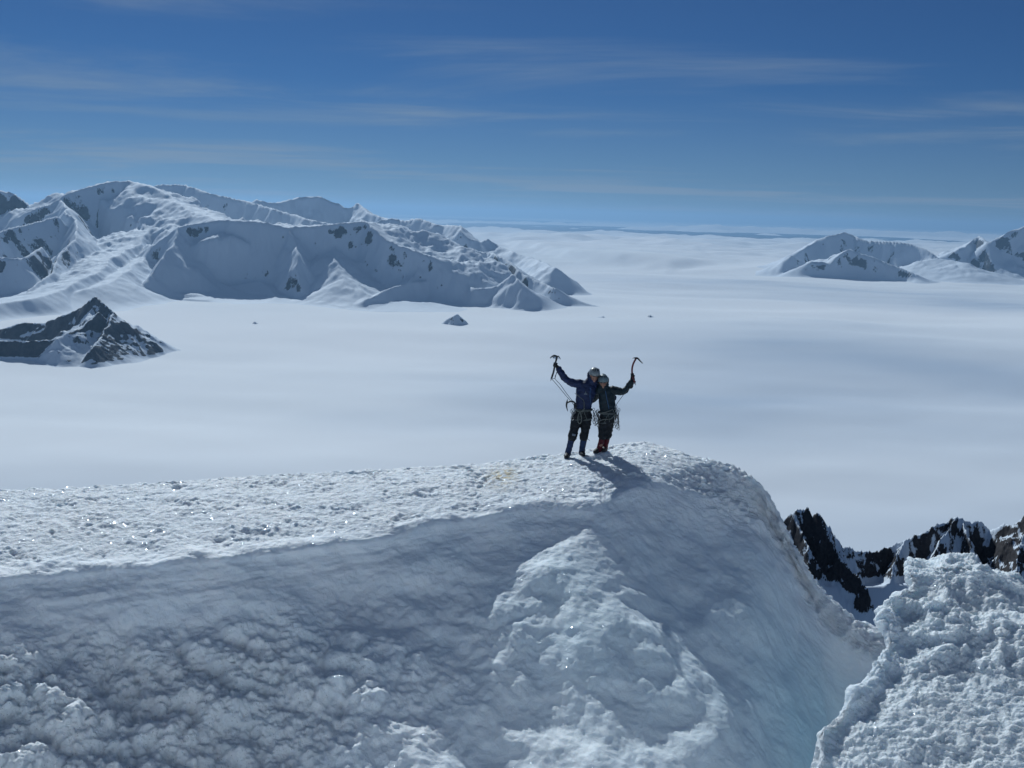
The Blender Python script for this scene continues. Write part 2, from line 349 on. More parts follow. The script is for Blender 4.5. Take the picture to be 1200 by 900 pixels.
K = 1000.0
massif = [
    # far summit chain
    (crest((-140, 230, 21*K), (0, 222, 21*K), (16, 226, 21*K), (40, 243, 21.3*K)), 1.2, .8, .42),
    (crest((40, 246, 20.0*K), (70, 233, 20.3*K), (98, 221, 20.8*K), (135, 211, 21.4*K), (150, 212, 21.8*K)), 1.35, .25, .28, 1500),
    (crest((150, 212, 21.8*K), (175, 219, 21.2*K), (205, 236, 20.4*K), (240, 252, 19.4*K), (268, 258, 18.6*K)), 0.5, .30, .0, 900),
    (crest((183, 216, 27*K), (215, 216, 27.5*K), (250, 227, 27*K), (280, 234, 26.5*K), (345, 250, 25*K), (410, 270, 23*K)), .9, .6, .22),
    (crest((296, 238, 30*K), (306, 233, 30*K), (322, 238, 30*K), (345, 232, 30*K), (370, 229, 30*K), (390, 236, 30*K), (404, 242, 30*K), (414, 238, 30*K), (430, 249, 29*K), (452, 256, 28*K), (470, 265, 27*K)), .85, .7, .18),
    (crest((440, 262, 26*K), (462, 254, 26*K), (472, 258, 26*K), (497, 256, 25.5*K), (512, 263, 25*K), (543, 264, 24.5*K), (553, 278, 24*K), (566, 283, 24*K), (572, 280, 24*K), (585, 288, 24*K)), .9, .8, .25),
    # front wall with its flat snowy rim
    (crest((176, 302, 17.6*K), (190, 287, 17.8*K), (222, 265, 18.0*K), (268, 258, 18.2*K), (310, 260, 18.2*K), (345, 267, 18.3*K), (385, 264, 18.4*K), (428, 260, 18.6*K), (446, 268, 18.4*K), (468, 286, 18.0*K), (492, 294, 17.8*K), (507, 302, 17.6*K)), 1.28, .10, .26, 1500),
    (crest((222, 265, 18.0*K), (205, 290, 17.2*K), (178, 322, 16.4*K)), .9, .8, .2),
    (crest((345, 267, 18.3*K), (352, 300, 17.5*K), (352, 335, 16.9*K)), 1.0, 1.0, .3),
    # cirque walls and spurs left
    (crest((70, 233, 20.3*K), (78, 252, 18.8*K), (92, 268, 18.0*K), (84, 292, 17.0*K), (62, 318, 15.9*K), (30, 340, 14.8*K)), 1.0, 1.0, .38),
    (crest((-120, 262, 18*K), (0, 270, 17.5*K), (30, 262, 18*K), (60, 252, 18.6*K)), 1.1, 1.0, .3),
    (crest((-60, 300, 15.5*K), (15, 302, 15.5*K), (55, 290, 16.5*K)), 1.1, .9, .3),
    # glacier ramps
    (crest((175, 268, 19.4*K), (150, 290, 18.0*K), (115, 318, 16.0*K), (60, 345, 14.0*K), (-60, 372, 12.0*K)), .22, .9, -.3, 1600),
    (crest((175, 300, 17.8*K), (120, 335, 15.2*K), (20, 362, 13.4*K)), .2, .5, -.3),
    (crest((395, 285, 18.4*K), (408, 325, 17.2*K), (430, 345, 16.6*K)), .42, .42, .02),
    # snowy aprons at the foot of the wall
    (crest((196, 316, 17.4*K), (222, 330, 17.2*K), (252, 339, 17.0*K), (296, 347, 16.9*K), (330, 350, 16.9*K)), .16, .4, -.4, 900),
    (crest((360, 346, 17.2*K), (390, 336, 17.6*K), (420, 344, 17.0*K), (455, 353, 16.7*K), (510, 356, 16.8*K)), .17, .4, -.4, 900),
    (crest((265, 330, 17.4*K), (286, 345, 16.8*K)), .3, .3, -.3), (crest((310, 330, 17.4*K), (330, 352, 16.6*K)), .3, .3, -.3),
    # low spurs right
    (crest((428, 350, 16.3*K), (450, 341, 16.7*K), (478, 330, 17.2*K), (500, 305, 18.2*K), (520, 298, 18.4*K), (540, 306, 18.5*K), (548, 314, 18.5*K)), .75, .5, .32),
    (crest((478, 330, 17.2*K), (520, 328, 17.6*K), (560, 338, 17.3*K), (582, 335, 17.3*K), (598, 321, 17.2*K), (612, 333, 17.0*K), (622, 350, 16.9*K)), .9, .5, .38),
    (crest((500, 292, 20*K), (540, 290, 20*K), (575, 296, 19.8*K), (592, 305, 19.2*K), (602, 317, 18.6*K), (625, 327, 18.2*K), (655, 338, 17.6*K), (668, 350, 17.6*K), (694, 362, 17.5*K)), .95, .6, .5),
    (crest((575, 296, 19.8*K), (560, 300, 20.5*K), (470, 285, 22*K)), .8, .5, .0),
    (crest((585, 288, 24*K), (620, 300, 23*K), (655, 314, 21*K)), .6, .8, .1),
]
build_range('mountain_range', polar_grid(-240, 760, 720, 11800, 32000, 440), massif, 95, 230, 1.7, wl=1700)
outlier = [
    (crest((-160, 392, 10.2*K), (-20, 398, 10.2*K), (25, 400, 10.2*K), (62, 398, 10.25*K), (88, 390, 10.4*K), (104, 378, 10.6*K), (118, 366, 10.8*K)), 1.0, .5, .60),
    (crest((-60, 392, 11.6*K), (8, 384, 11.4*K), (24, 378, 11.4*K), (48, 379, 11.3*K), (78, 368, 11.2*K), (92, 361, 11.2*K), (104, 355, 11.1*K), (113, 347, 11.1*K), (120, 353, 11.0*K), (132, 366, 10.9*K), (130, 374, 10.8*K), (136, 388, 10.9*K), (140, 398, 11.0*K), (144, 407, 11.1*K)), 1.0, 1.4, .55),
    (crest((110, 358, 11.1*K), (100, 380, 10.6*K), (70, 396, 10.25*K)), .8, .6, .25),
    (crest((132, 366, 10.9*K), (120, 395, 10.4*K), (108, 408, 10.1*K)), .9, .9, .5),
]
build_range('rocky_outlier_hill', polar_grid(-260, 230, 380, 9300, 12600, 230), outlier, 26, 95, 5.1, wl=520, lift=-12, rock_bias=.3)
right_range = [
    (crest((942, 292, 33*K), (960, 283, 34*K), (970, 277, 34*K), (985, 271, 34.5*K), (998, 276, 34.5*K), (1012, 282, 34*K), (1040, 282, 33.5*K), (1065, 285, 33*K), (1090, 292, 32.5*K), (1104, 304, 32*K)), 1.4, .5, .12),
    (crest((952, 306, 30*K), (972, 308, 30*K), (980, 299, 30.2*K), (990, 291, 30.5*K), (1000, 296, 30.5*K), (1025, 304, 30.2*K), (1050, 313, 29.8*K), (1075, 322, 29.2*K)), .8, .4, .34),
    (crest((918, 306, 31*K), (928, 299, 31*K), (936, 304, 31*K)), .7, .5, .5),
    (crest((1128, 292, 34*K), (1140, 281, 35*K), (1148, 276, 35*K), (1158, 284, 34*K), (1170, 278, 34*K), (1184, 270, 34*K), (1203, 263, 34*K), (1260, 257, 34*K), (1350, 262, 34*K)), 1.2, .6, .3),
    (crest((1100, 303, 32*K), (1120, 305, 31.6*K), (1135, 310, 31*K)), .3, .3, .2),
]
build_range('far_mountain_range', polar_grid(880, 1420, 380, 26500, 39000, 170), right_range, 120, 240, 8.8, wl=2200, rock_bias=.10)
# small rocky islets sticking out of the fog
def islet(pts, base_py, slope, seed, amp, half, rk=.95):
    m = sum(p[0] for p in pts) / len(pts)
    dc = np.linspace(6000, 24000, 1800); q = P(np.full(1800, m), np.full(1800, base_py), dc)
    d0 = float(dc[np.argmax(q[:, 2] < plain_z(q[:, 0], q[:, 1]))])
    c = crest(*[(a, b, d0 + 30) for a, b in pts])
    build_range('nunatak', polar_grid(m - half, m + half, 60, d0 - 500, d0 + 600, 50), [(c, slope, slope, rk)], 4, amp, seed, wl=150, lift=-10)
islet([(514, 380), (524, 374), (535, 367), (545, 375)], 380, .8, 2.1, 26, 40, .55)
islet([(296, 378.5), (299, 376.5), (303, 379)], 380, 1.0, 3.1, 8, 22)
islet([(646, 419), (650, 415.5), (655, 419)], 420.5, 1.2, 4.1, 8, 22)
islet([(741, 420.5), (744, 418.8), (747, 420.5)], 421.5, 1.2, 5.3, 6, 18)
islet([(758, 370.8), (762, 368.8), (766, 371)], 372, 1.0, 6.3, 7, 30)
islet([(700, 371.5), (706, 369.8), (710, 372)], 372.5, 1.0, 7.3, 7, 20)
islet([(200, 409.5), (206, 408), (212, 409.5)], 411, .8, 8.3, 6, 40)

# ---- dark crag below us on the right, with the snowfield at its foot
x, y = polar_grid(720, 1340, 600, 500, 1000, 400)
cr1 = crest((880, 632, 860), (905, 622, 855), (920, 610, 850), (930, 604, 848), (938, 599, 846), (950, 597, 845), (955, 604, 845), (960, 601, 842), (966, 610, 840), (972, 617, 838), (977, 634, 838), (984, 641, 836), (994, 641, 834), (1002, 646, 836), (1020, 645, 840), (1040, 641, 850), (1062, 634, 855), (1085, 624, 860), (1102, 612, 865), (1122, 606, 870), (1140, 610, 874), (1152, 612, 876), (1163, 620, 870), (1176, 615, 860), (1190, 616, 850), (1204, 606, 845), (1240, 598, 840), (1400, 590, 840))
w1 = fbm(x / 60, y / 60, 1.5 + 0 * x, 3) * 5; w2 = fbm(x / 60, y / 60, 4.5 + 0 * x, 3) * 12
h, dm = polyline_height(x + w1, y + w2, cr1, 2.0, 1.3)
for pts, fs, bs in ((crest((935, 606, 846), (948, 640, 815), (955, 680, 790)), 1.8, 1.8),
                    (crest((972, 622, 838), (985, 655, 815), (1008, 690, 792)), 1.9, 1.9),
                    (crest((1062, 634, 855), (1048, 655, 830), (1035, 680, 805)), 1.8, 1.8),
                    (crest((1122, 606, 870), (1100, 640, 835), (1075, 672, 800)), 1.8, 1.8),
                    (crest((1130, 610, 870), (1150, 660, 825), (1160, 720, 780)), 1.8, 1.8),
                    (crest((1204, 606, 845), (1196, 660, 800), (1190, 720, 760)), 1.8, 1.8)):
    hh, dd = polyline_height(x + w1 * 2, y + w2, pts, fs, bs)
    m_ = hh > h; dm = np.where(m_, np.minimum(dm, dd + 14), dm); h = smax(h, hh, 1.5)
rn = ridged(x / 38, y / 60, 2.0 + 0 * x, 6, 0.6); rn2 = ridged(x / 9, y / 16, 5.0 + 0 * x, 4, 0.6)
aw = sst(0, 22, dm)
spires = np.maximum(0, ridged(x / 7.5, y / 30, 3.0 + 0 * x, 2) - 0.62) * 6 * (1 - sst(2, 9, dm)) * (1 - sst(95, 330, np.abs(x - 255)) * 0.6)
h = h + 20 * (rn - 0.5) * (.15 + .85 * aw) + 7 * (rn2 - 0.5) * (.5 + .5 * aw) + spires
field = P(1000, 690, 800)[2] + np.minimum(y - 800, 0) * 0.95 - np.maximum(y - 800, 0) * .3 + 3 * fbm(x / 40, y / 40, 0 * x, 3) + 0.10 * np.abs(x - 285)
field = np.where(y > 850, field - (y - 850) * 2.2, field)
field = field - 1.3 * np.maximum(0, 190 - x) ** 1.0
hc = smax(h, field, 3.0)
gy, gx = np.gradient(hc); slope = np.hypot(gx / np.gradient(x, axis=1), gy / np.gradient(y, axis=0))
above = hc - field
pn = fbm(x / 22, y / 22, hc / 34, 4)
rock = (0.38 + 0.5 * (sst(0.6, 1.9, slope) - 0.5) + 0.55 * pn) * sst(1, 7, above)
grid_obj('rock_ridge', np.stack([x, y, hc], -1), MAT_CRAG, {'rock': rock})

# ------------------------------------------------------------------ the snow ridge in the foreground
def catmull(net, us, vs):
    """net (R,C,3), vs over rows, us over columns, in index units"""
    def one(arr, t):
        n = arr.shape[0]; i = np.clip(np.floor(t).astype(int), 0, n - 2); f = (t - i)
        f = f.reshape((-1,) + (1,) * (arr.ndim - 1))
        p = [arr[np.clip(i + k, 0, n - 1)] for k in (-1, 0, 1, 2)]
        return 0.5 * (2 * p[1] + (p[2] - p[0]) * f + (2 * p[0] - 5 * p[1] + 4 * p[2] - p[3]) * f ** 2 + (3 * p[1] - p[0] - 3 * p[2] + p[3]) * f ** 3)
    a = one(net, vs); return np.swapaxes(one(np.swapaxes(a, 0, 1), us), 0, 1)
def normals(V):
    du = np.gradient(V, axis=1); dv = np.gradient(V, axis=0)
    n = np.cross(du, dv); n /= np.linalg.norm(n, axis=-1, keepdims=True) + 1e-9
    return n

#        px   crest  d     lip   dz   slopes of the face, from lip down (5)
cols = [(-420, 604, 14.6, 690, .30, (.45, .8, .95, .6, .5)),
        (-180, 590, 15.2, 684, .28, (.45, .8, .95, .6, .5)),
        (0,    580, 16.0, 668, .25, (.45, .85, .95, .6, .5)),
        (150,  573, 16.6, 652, .22, (.5, 1.0, 1.0, .62, .5)),
        (300,  563, 17.4, 641, .20, (.9, 1.3, .88, .66, .52)),
        (430,  556, 18.1, 624, .18, (1.4, .90, .52, .47, .45)),
        (560,  548, 18.8, 598, .16, (1.1, .72, .53, .50, .48)),
        (640,  538, 19.5, 588, .16, (.95, .62, .53, .50, .48)),
        (700,  530, 19.9, 584, .22, (.72, .56, .49, .46, .44)),
        (755,  522, 20.3, 562, .18, (.68, .52, .43, .40, .38)),
        (825,  542, 19.6, 582, .45, (.62, .48, .36, .32, .32)),
        (885,  566, 19.5, 596, .50, (.62, .48, .36, .32, .32)),
        (918,  618, 19.3, 646, .45, (.7, .55, .42, .36, .34)),
        (950,  680, 19.1, 704, .35, (.8, .65, .5, .42, .38)),
        (985, 716, 18.9, 738, .25, (2.2, 1.8, 1.3, 1.0, .9)),
        (1030, 742, 18.7, 764, .22, (2.2, 1.8, 1.3, 1.0, .9)),
        (1120, 752, 18.5, 780, .22, (2., 2., 1.6, 1.4, 1.2)),
        (1300, 740, 18.2, 790, .2, (1.0, 1.1, 1.2, 1.2, 1.2))]
fr = (0.06, 0.18, 0.42, 0.68, 1.0)
net = []
for px, cpy, cd, lpy, dz, ms in cols:
    c = P(px, cpy, cd)
    tl = ratio(px, lpy)
    lip_y = (-c[2] + dz) / tl
    L = P(px, lpy, lip_y)
    column = [c + np.array([0.3, 5.0, -6.0]), c + np.array([.15, 1.8, -1.2]), c + np.array([0.03, .55, -.13]), c, c * .5 + L * .5 + np.array([0, 0, .06]), L]
    yy, tt = lip_y, tl
    for f, m in zip(fr, ms):
        py = lpy + (1040 - lpy) * f
        t2 = ratio(px, py); y2 = yy * (tt + m) / (t2 + m)
        column.append(P(px, py, y2)); yy, tt = y2, t2
    t2 = ratio(px, 1330); y2 = yy * (tt + .9) / (t2 + .9); column.append(P(px, 1330, y2))
    net.append(column)
net = np.swapaxes(np.array(net), 0, 1)          # rows, cols, 3
pxs = np.array([c[0] for c in cols], float)
NC, NR = 880, 580
ppx = np.linspace(-420, 1300, NC)
us = np.interp(ppx, pxs, np.arange(len(cols)))
vkeys = np.concatenate([np.linspace(0, 2, 30)[:-1], np.linspace(2, 3, 40)[:-1], np.linspace(3, 5, 170)[:-1], np.linspace(5, 7, 120)[:-1], np.linspace(7, 10, NR - 30 - 40 - 170 - 120 - 10)[:-1], np.linspace(10, 11, 14)])
V = catmull(net, us, vkeys)
x, y, z = V[..., 0], V[..., 1], V[..., 2]
vv = np.repeat(vkeys[:, None], NC, 1); uu = np.repeat(ppx[None, :], len(vkeys), 0)
n = normals(V); n *= np.sign(np.median(n[..., 2]))
face = sst(4.95, 5.35, vv)
topm = 1 - face
right_edge = sst(800, 880, uu) * (1 - sst(5.1, 6.4, vv))
leftlow = sst(6.8, 7.8, vv) * (1 - sst(230, 520, uu + 60 * fbm(x, z, 0 * x, 2)))
patch = np.exp(-(((uu - 470) / 150) ** 2 + ((vv - 7.9) / .9) ** 2))
notlip = 1 - .8 * np.exp(-((vv - 5.05) / .22) ** 2)
crusty = np.clip(topm * notlip + .55 * right_edge + .9 * leftlow + .18 * patch + .15, 0, 1)
warp = fbm(x * .7, y * .7, z * .7, 2) * .5
big = fbm(x * .45, y * .45, z * .45 + 2, 3)
mid = fbm(x * 1.5 + warp, y * 1.5, z * 1.5, 4)
bil = billow(x * 1.7 + warp * .5, y * 1.7, z * 1.9, 5, .55)
rough_n = ridged(x * 3.2, y * 3.2, z * 3.2 + 7, 5, .62)
fine = fbm(x * 11, y * 11, z * 11, 3, .6)
pits = np.clip(fbm(x * 5.5, y * 5.5, z * 5.5 + 4, 3) - .12, 0, 1)
strat = fbm(x * .5, y * .5, z * 5.5 + mid * .4, 3) * np.exp(-((vv - 6.3) / .7) ** 2) * (1 - sst(500, 640, uu))
lump = fbm(x * .9, y * 1.6, 3 + 0 * x, 3)
disp = (  .34 * big * sst(5.0, 6.2, vv) + .09 * mid * notlip * (.25 + .75 * face) + leftlow * .55 * (bil - .22) + patch * .26 * (bil - .22)
        + crusty * ((.042 + .060 * np.maximum(1 - topm, sst(-.1, .35, lump))) * (rough_n - .45) + .026 * fine - .10 * pits * topm * sst(-.25, .3, lump)) + (1 - crusty) * .012 * fine + .05 * strat
        + right_edge * .12 * (rough_n - .4))
lipn = np.exp(-((vv - 5.0) / .28) ** 2)
disp = disp + lipn * .12 * fbm(x * 1.1, y * 1.1, 3.0 + 0 * x, 3)
fade = sst(0, 1.2, vv)
V = V + n * (disp * fade)[..., None]
# flatten a little footing where the climbers stand
stain = .55 * np.exp(-(((uu - 585) / 17) ** 2 + ((vv - 3.75) / .5) ** 2)) * 1.6
ice = np.clip(np.exp(-(((uu - 960) / 75) ** 2 + ((vv - 8.6) / 1.6) ** 2)) * .75 + .20 * np.exp(-(((uu - 800) / 220) ** 2 + ((vv - 8.2) / 1.6) ** 2)) + .25 * np.clip(big, 0, 1) * face, 0, 1)
RIDGE_V, RIDGE_uv = V, (ppx, vkeys)
def ground_at(X, Y):
    m = (np.abs(RIDGE_V[..., 0] - X) < .12) & (np.abs(RIDGE_V[..., 1] - Y) < .12)
    return float(np.max(RIDGE_V[..., 2][m])) if m.any() else None

# where the sight line through the climbers' feet meets the snow
D0 = 19.3
for dq in np.arange(16.5, 20.6, .05):
    q = P(681, 533.5, dq); g = ground_at(q[0], q[1])
    if g is not None and g >= q[2]:
        D0 = float(dq); break
print('climbers stand at', D0)
for zx, zy, dy in ((205, 820, 0), (200, 824, -.15), (312, 804, 0), (316, 806, -.12), (430, 786, -.05), (405, 789, -.1), (470, 774, .1), (466, 777, -.02)):
    q = P(630 + zx / 6, 400 + zy / 6, D0 + dy)
    wq = np.exp(-(((V[..., 0] - q[0]) ** 2 + (V[..., 1] - q[1]) ** 2) / .15 ** 2) ** 1.5)
    V[..., 2] = V[..., 2] * (1 - wq) + (q[2] + .004) * wq

grid_obj('snow_ridge', V, MAT_SNOW, {'rough': crusty, 'ice': ice, 'stain': np.clip(stain, 0, 1)})

# ---- the rimed snow mound close by on the right
Lp = lambda py: np.interp(py, [655, 672, 690, 715, 740, 770, 800, 830, 860, 900, 1040], [1058, 1044, 1026, 1012, 1026, 1006, 1000, 966, 938, 928, 880])
Cp = lambda px: np.interp(px, [1040, 1060, 1090, 1130, 1170, 1200, 1300, 1600], [678, 667, 659, 655, 664, 680, 720, 800])
rows = []
base_d = {1040: 4.72, 900: 5.40, 860: 5.64, 820: 5.93, 785: 6.2, 750: 6.45, 718: 6.7}
offs = [18, 48, 85, 150, 240, 360, 620]
for py0, dd in base_d.items():
    row = []
    for k, o in enumerate(offs):
        px = Lp(py0) + o
        py = py0 + (0 if k < 3 else (k - 2) * 3)
        row.append(P(px, py, dd - .03 * min(k, 5)))
    s = row[0]
    rows.append([s + np.array([1.1, 1.5, -2.6]), s + np.array([.38, .5, -.6])] + row)
for lift_, dadd in ((22, 6.98), (6, 7.12), (0, 7.25)):
    row = []
    for k, o in enumerate(offs):
        px = 1040 + o + lift_ * .1
        px_s = max(px, 1040)
        row.append(P(px_s, Cp(px_s) + lift_, dadd + .00 * min(k, 5)))
    s = row[0]
    rows.append([s + np.array([1.0, 1.5, -2.6]), s + np.array([.35, .5, -.6])] + row)
last = rows[-1]
rows.append([q + np.array([.30, .5, -.25]) for q in last]); rows.append([q + np.array([1.3, 1.6, -2.2]) for q in last])
net = np.array(rows)
NC2, NR2 = 520, 430
us = np.concatenate([np.linspace(0, 3, 170)[:-1], np.linspace(3, 8, NC2 - 169)])
vs = np.linspace(0, net.shape[0] - 1, NR2)
V = catmull(net, us, vs)
n = normals(V); n *= np.sign(np.median(n[..., 2]))
x, y, z = V[..., 0], V[..., 1], V[..., 2]
wp = fbm(x * 1.5, y * 1.5, z * 1.5, 2) * .4
msk = .45 + .9 * sst(-.25, .35, fbm(x * 1.1, y * 1.1, z * 1.1 + 6, 3))
disp = (.10 * fbm(x * .9, y * .9, z * .9, 3) - .06 + msk * (.10 * (ridged(x * 2.6 + wp, y * 2.6, z * 2.6, 5, .6) - .45) + .045 * (billow(x * 7 + wp, y * 7, z * 7, 4, .6) - .2))
        + .022 * fbm(x * 22, y * 22, z * 22, 3, .6))
edge_ = np.exp(-((np.repeat(us[None, :], NR2, 0) - 2.2) / .7) ** 2)
disp = disp + edge_ * .16 * (billow(x * 2.4 + wp, y * 2.4, z * 2.4, 4, .55) - .22)
V = V + n * disp[..., None]
RM = V
grid_obj('snow_mound', V, MAT_SNOW, {'rough': np.ones(x.shape), 'ice': .12 + 0 * x, 'stain': 0 * x})

# ---- the sunlit snow slope the photographer stands on, dropping into the gully in front
xx = np.linspace(-32, 32, 260)[None, :]; prof_y = np.concatenate([np.linspace(-30, 1.4, 60)[:-1], np.linspace(1.4, 7.2, 70)])[:, None]
X2 = xx + 0 * prof_y; Y2 = prof_y + 0 * xx
Y3 = Y2 + .35 * fbm(X2 * .4, 0 * X2, 2.5 + 0 * X2, 3) * sst(0, 2, Y2)
Z2 = -1.75 - .06 * np.maximum(0, -Y2) * 0 + .10 * np.maximum(0, -Y2 - 3) * np.exp(-np.maximum(0, -Y2) / 30) - 1.65 * smax(0, Y3 - 1.9, .25) + .12 * fbm(X2 * .6, Y2 * .6, Y2 * 0 + 9, 4) * sst(.8, -1, Y2)
Z2 = Z2 - .02 * X2 ** 2 * sst(3, 12, np.abs(X2)) * .4
grid_obj('summit_snow', np.stack([X2, Y3, Z2], -1), MAT_SNOW, {'rough': np.full(X2.shape, .8), 'ice': 0 * X2, 'stain': 0 * X2})

# ------------------------------------------------------------------ the two climbers
ZS = D0 / FPX / 6.0 * 1.01                       # metres per enlarged picture unit at the climbers
def Wp(zx, zy, dy=0.0):
    return Vector(P(630 + zx / 6.0, 400 + zy / 6.0, D0 + dy))
def loft(bm, pts, ra, rb=None, side=Vector((1, 0, 0)), seg=12, cap=True):
    """closed tube through pts with elliptic rings: ra along 'side', rb across"""
    pts = [Vector(p) for p in pts]; rb = rb or ra
    n = len(pts); rings = []
    T = []
    for i in range(n):
        t = pts[min(i + 1, n - 1)] - pts[max(i - 1, 0)]; T.append(t.normalized())
    data = [(pts[i], T[i], ra[i], rb[i]) for i in range(n)]
    if cap:
        def capr(p, t, a, b, s):
            r = min(a, b)
            return [(p + t * s * r * math.sin(q), t, a * math.cos(q), b * math.cos(q)) for q in (rad(40), rad(75))]
        data = list(reversed(capr(*data[0], -1))) + data + capr(*data[-1], 1)
    for p, t, a, b in data:
        s = side - t * side.dot(t)
        if s.length < 1e-3: s = Vector((0, 0, 1)) - t * t.z
        s.normalize(); w = t.cross(s)
        rings.append([bm.verts.new(p + s * (a * math.cos(2 * math.pi * k / seg)) + w * (b * math.sin(2 * math.pi * k / seg))) for k in range(seg)])
    for r0, r1 in zip(rings[:-1], rings[1:]):
        for k in range(seg):
            bm.faces.new((r0[k], r0[(k + 1) % seg], r1[(k + 1) % seg], r1[k]))
    bm.faces.new(list(reversed(rings[0]))); bm.faces.new(rings[-1])
def ball(bm, c, r, sx=1, sy=1, sz=1):
    m = Matrix.Translation(c) @ Matrix.Diagonal((r * sx, r * sy, r * sz, 1))
    bmesh.ops.create_icosphere(bm, subdivisions=2, radius=1.0, matrix=m)
def finish(name, bm, mat, parent=None, voxel=None, wrinkle=0.0, smooth=2, bevel=None, ws=9.0):
    bmesh.ops.recalc_face_normals(bm, faces=bm.faces)
    me = bpy.data.meshes.new(name); bm.to_mesh(me); bm.free()
    if voxel:
        tmp = bpy.data.objects.new('tmp', me); COL.objects.link(tmp)
        r = tmp.modifiers.new('r', 'REMESH'); r.mode = 'VOXEL'; r.voxel_size = voxel
        if smooth:
            q = tmp.modifiers.new('s', 'SMOOTH'); q.iterations = smooth; q.factor = .5
        dg = bpy.context.evaluated_depsgraph_get(); dg.update()
        me2 = bpy.data.meshes.new_from_object(tmp.evaluated_get(dg))
        bpy.data.objects.remove(tmp); bpy.data.meshes.remove(me); me = me2; me.name = name
        if wrinkle:
            nv = len(me.vertices); co = np.empty(nv * 3, np.float32); me.vertices.foreach_get('co', co); co = co.reshape(-1, 3)
            no = np.empty(nv * 3, np.float32); me.vertex_normals.foreach_get('vector', no); no = no.reshape(-1, 3)
            q = co.astype(float)
            d = wrinkle * (ridged(q[:, 0] * ws * .6, q[:, 1] * ws * .6, q[:, 2] * ws, 3) - .5)
            co = co + no * d[:, None]; me.vertices.foreach_set('co', co.reshape(-1).astype(np.float32)); me.update()
    base = Vector((0, 0, 0))
    p = parent
    while p is not None: base = base + p.location; p = p.parent
    me.transform(Matrix.Translation(-base))
    for pl in me.polygons: pl.use_smooth = True
    me.materials.clear(); me.materials.append(mat)
    o = bpy.data.objects.new(name, me); COL.objects.link(o); o.parent = parent
    return o
def thing(name, label, cat, loc, group=None):
    o = bpy.data.objects.new(name, None); COL.objects.link(o); o.location = loc
    o['label'] = label; o['category'] = cat
    if group: o['group'] = group
    o.empty_display_size = .2
    return o
def spline(pts, n=6):
    pts = [Vector(p) for p in pts]; out = []
    for i in range(len(pts) - 1):
        p0, p1, p2, p3 = pts[max(i - 1, 0)], pts[i], pts[i + 1], pts[min(i + 2, len(pts) - 1)]
        for k in range(n):
            f = k / n
            out.append(.5 * (2 * p1 + (p2 - p0) * f + (2 * p0 - 5 * p1 + 4 * p2 - p3) * f * f + (3 * p1 - p0 - 3 * p2 + p3) * f ** 3))
    out.append(pts[-1]); return out
def cord(bm, pts, r, n=6, seg=6):
    s = spline(pts, n); loft(bm, s, [r] * len(s), seg=seg, cap=False)

m_skin = flat_mat('skin', (0.33, 0.19, 0.14), (0.27, 0.14, 0.10), .55, 20, bs=.1)
m_navy = flat_mat('navy_shell_fabric', (0.016, 0.028, 0.085), (0.010, 0.018, 0.055), .62, 14, bs=.5, bd=.006)
m_teal = flat_mat('dark_teal_shell_fabric', (0.010, 0.024, 0.034), (0.006, 0.014, 0.022), .6, 14, bs=.5, bd=.006)
m_black = flat_mat('black_trouser_fabric', (0.012, 0.016, 0.022), (0.007, 0.009, 0.013), .7, 16, bs=.5, bd=.006)
m_gaitb = flat_mat('blue_gaiter_fabric', (0.020, 0.040, 0.11), (0.014, 0.026, 0.07), .65, 18, bs=.4)
m_gaitr = flat_mat('dark_red_gaiter_fabric', (0.10, 0.008, 0.022), (0.05, 0.005, 0.012), .65, 18, bs=.4)
m_boot = flat_mat('boot_leather', (0.02, 0.02, 0.024), (0.03, 0.028, 0.03), .6, 24)
m_glove = flat_mat('black_glove', (0.010, 0.011, 0.014), (0.018, 0.018, 0.02), .7, 40)
m_helm = flat_mat('grey_helmet_shell', (0.24, 0.27, 0.28), (0.17, 0.19, 0.20), .38, 12, .5, bs=.05)
m_helm2 = flat_mat('blue_grey_helmet_shell', (0.16, 0.21, 0.23), (0.12, 0.16, 0.18), .38, 12, .5, bs=.05)
m_vent = flat_mat('helmet_vent', (0.02, 0.02, 0.02), rough=.8)
m_web = flat_mat('grey_webbing', (0.10, 0.11, 0.11), (0.06, 0.07, 0.07), .8, 60)
m_rope = flat_mat('pale_rope', (0.17, 0.18, 0.17), (0.10, 0.11, 0.10), .85, 120)
m_metal = flat_mat('worn_metal', (0.30, 0.31, 0.33), (0.18, 0.19, 0.2), .35, 60, metal=.9)
m_steel = flat_mat('dark_tool_steel', (0.06, 0.065, 0.07), (0.03, 0.032, 0.035), .4, 60, metal=.6)
m_redsh = flat_mat('red_shaft_paint', (0.16, 0.02, 0.035), (0.09, 0.015, 0.02), .4, 40)
m_zip = flat_mat('blue_zip', (0.05, 0.12, 0.26), rough=.6)
m_lens = flat_mat('dark_lens', (0.01, 0.01, 0.012), rough=.1, spec=.6)
m_logo = flat_mat('grey_print', (0.20, 0.23, 0.28), rough=.7)
m_hair = flat_mat('dark_brown_hair', (0.03, 0.02, 0.015), rough=.7, scale=90)

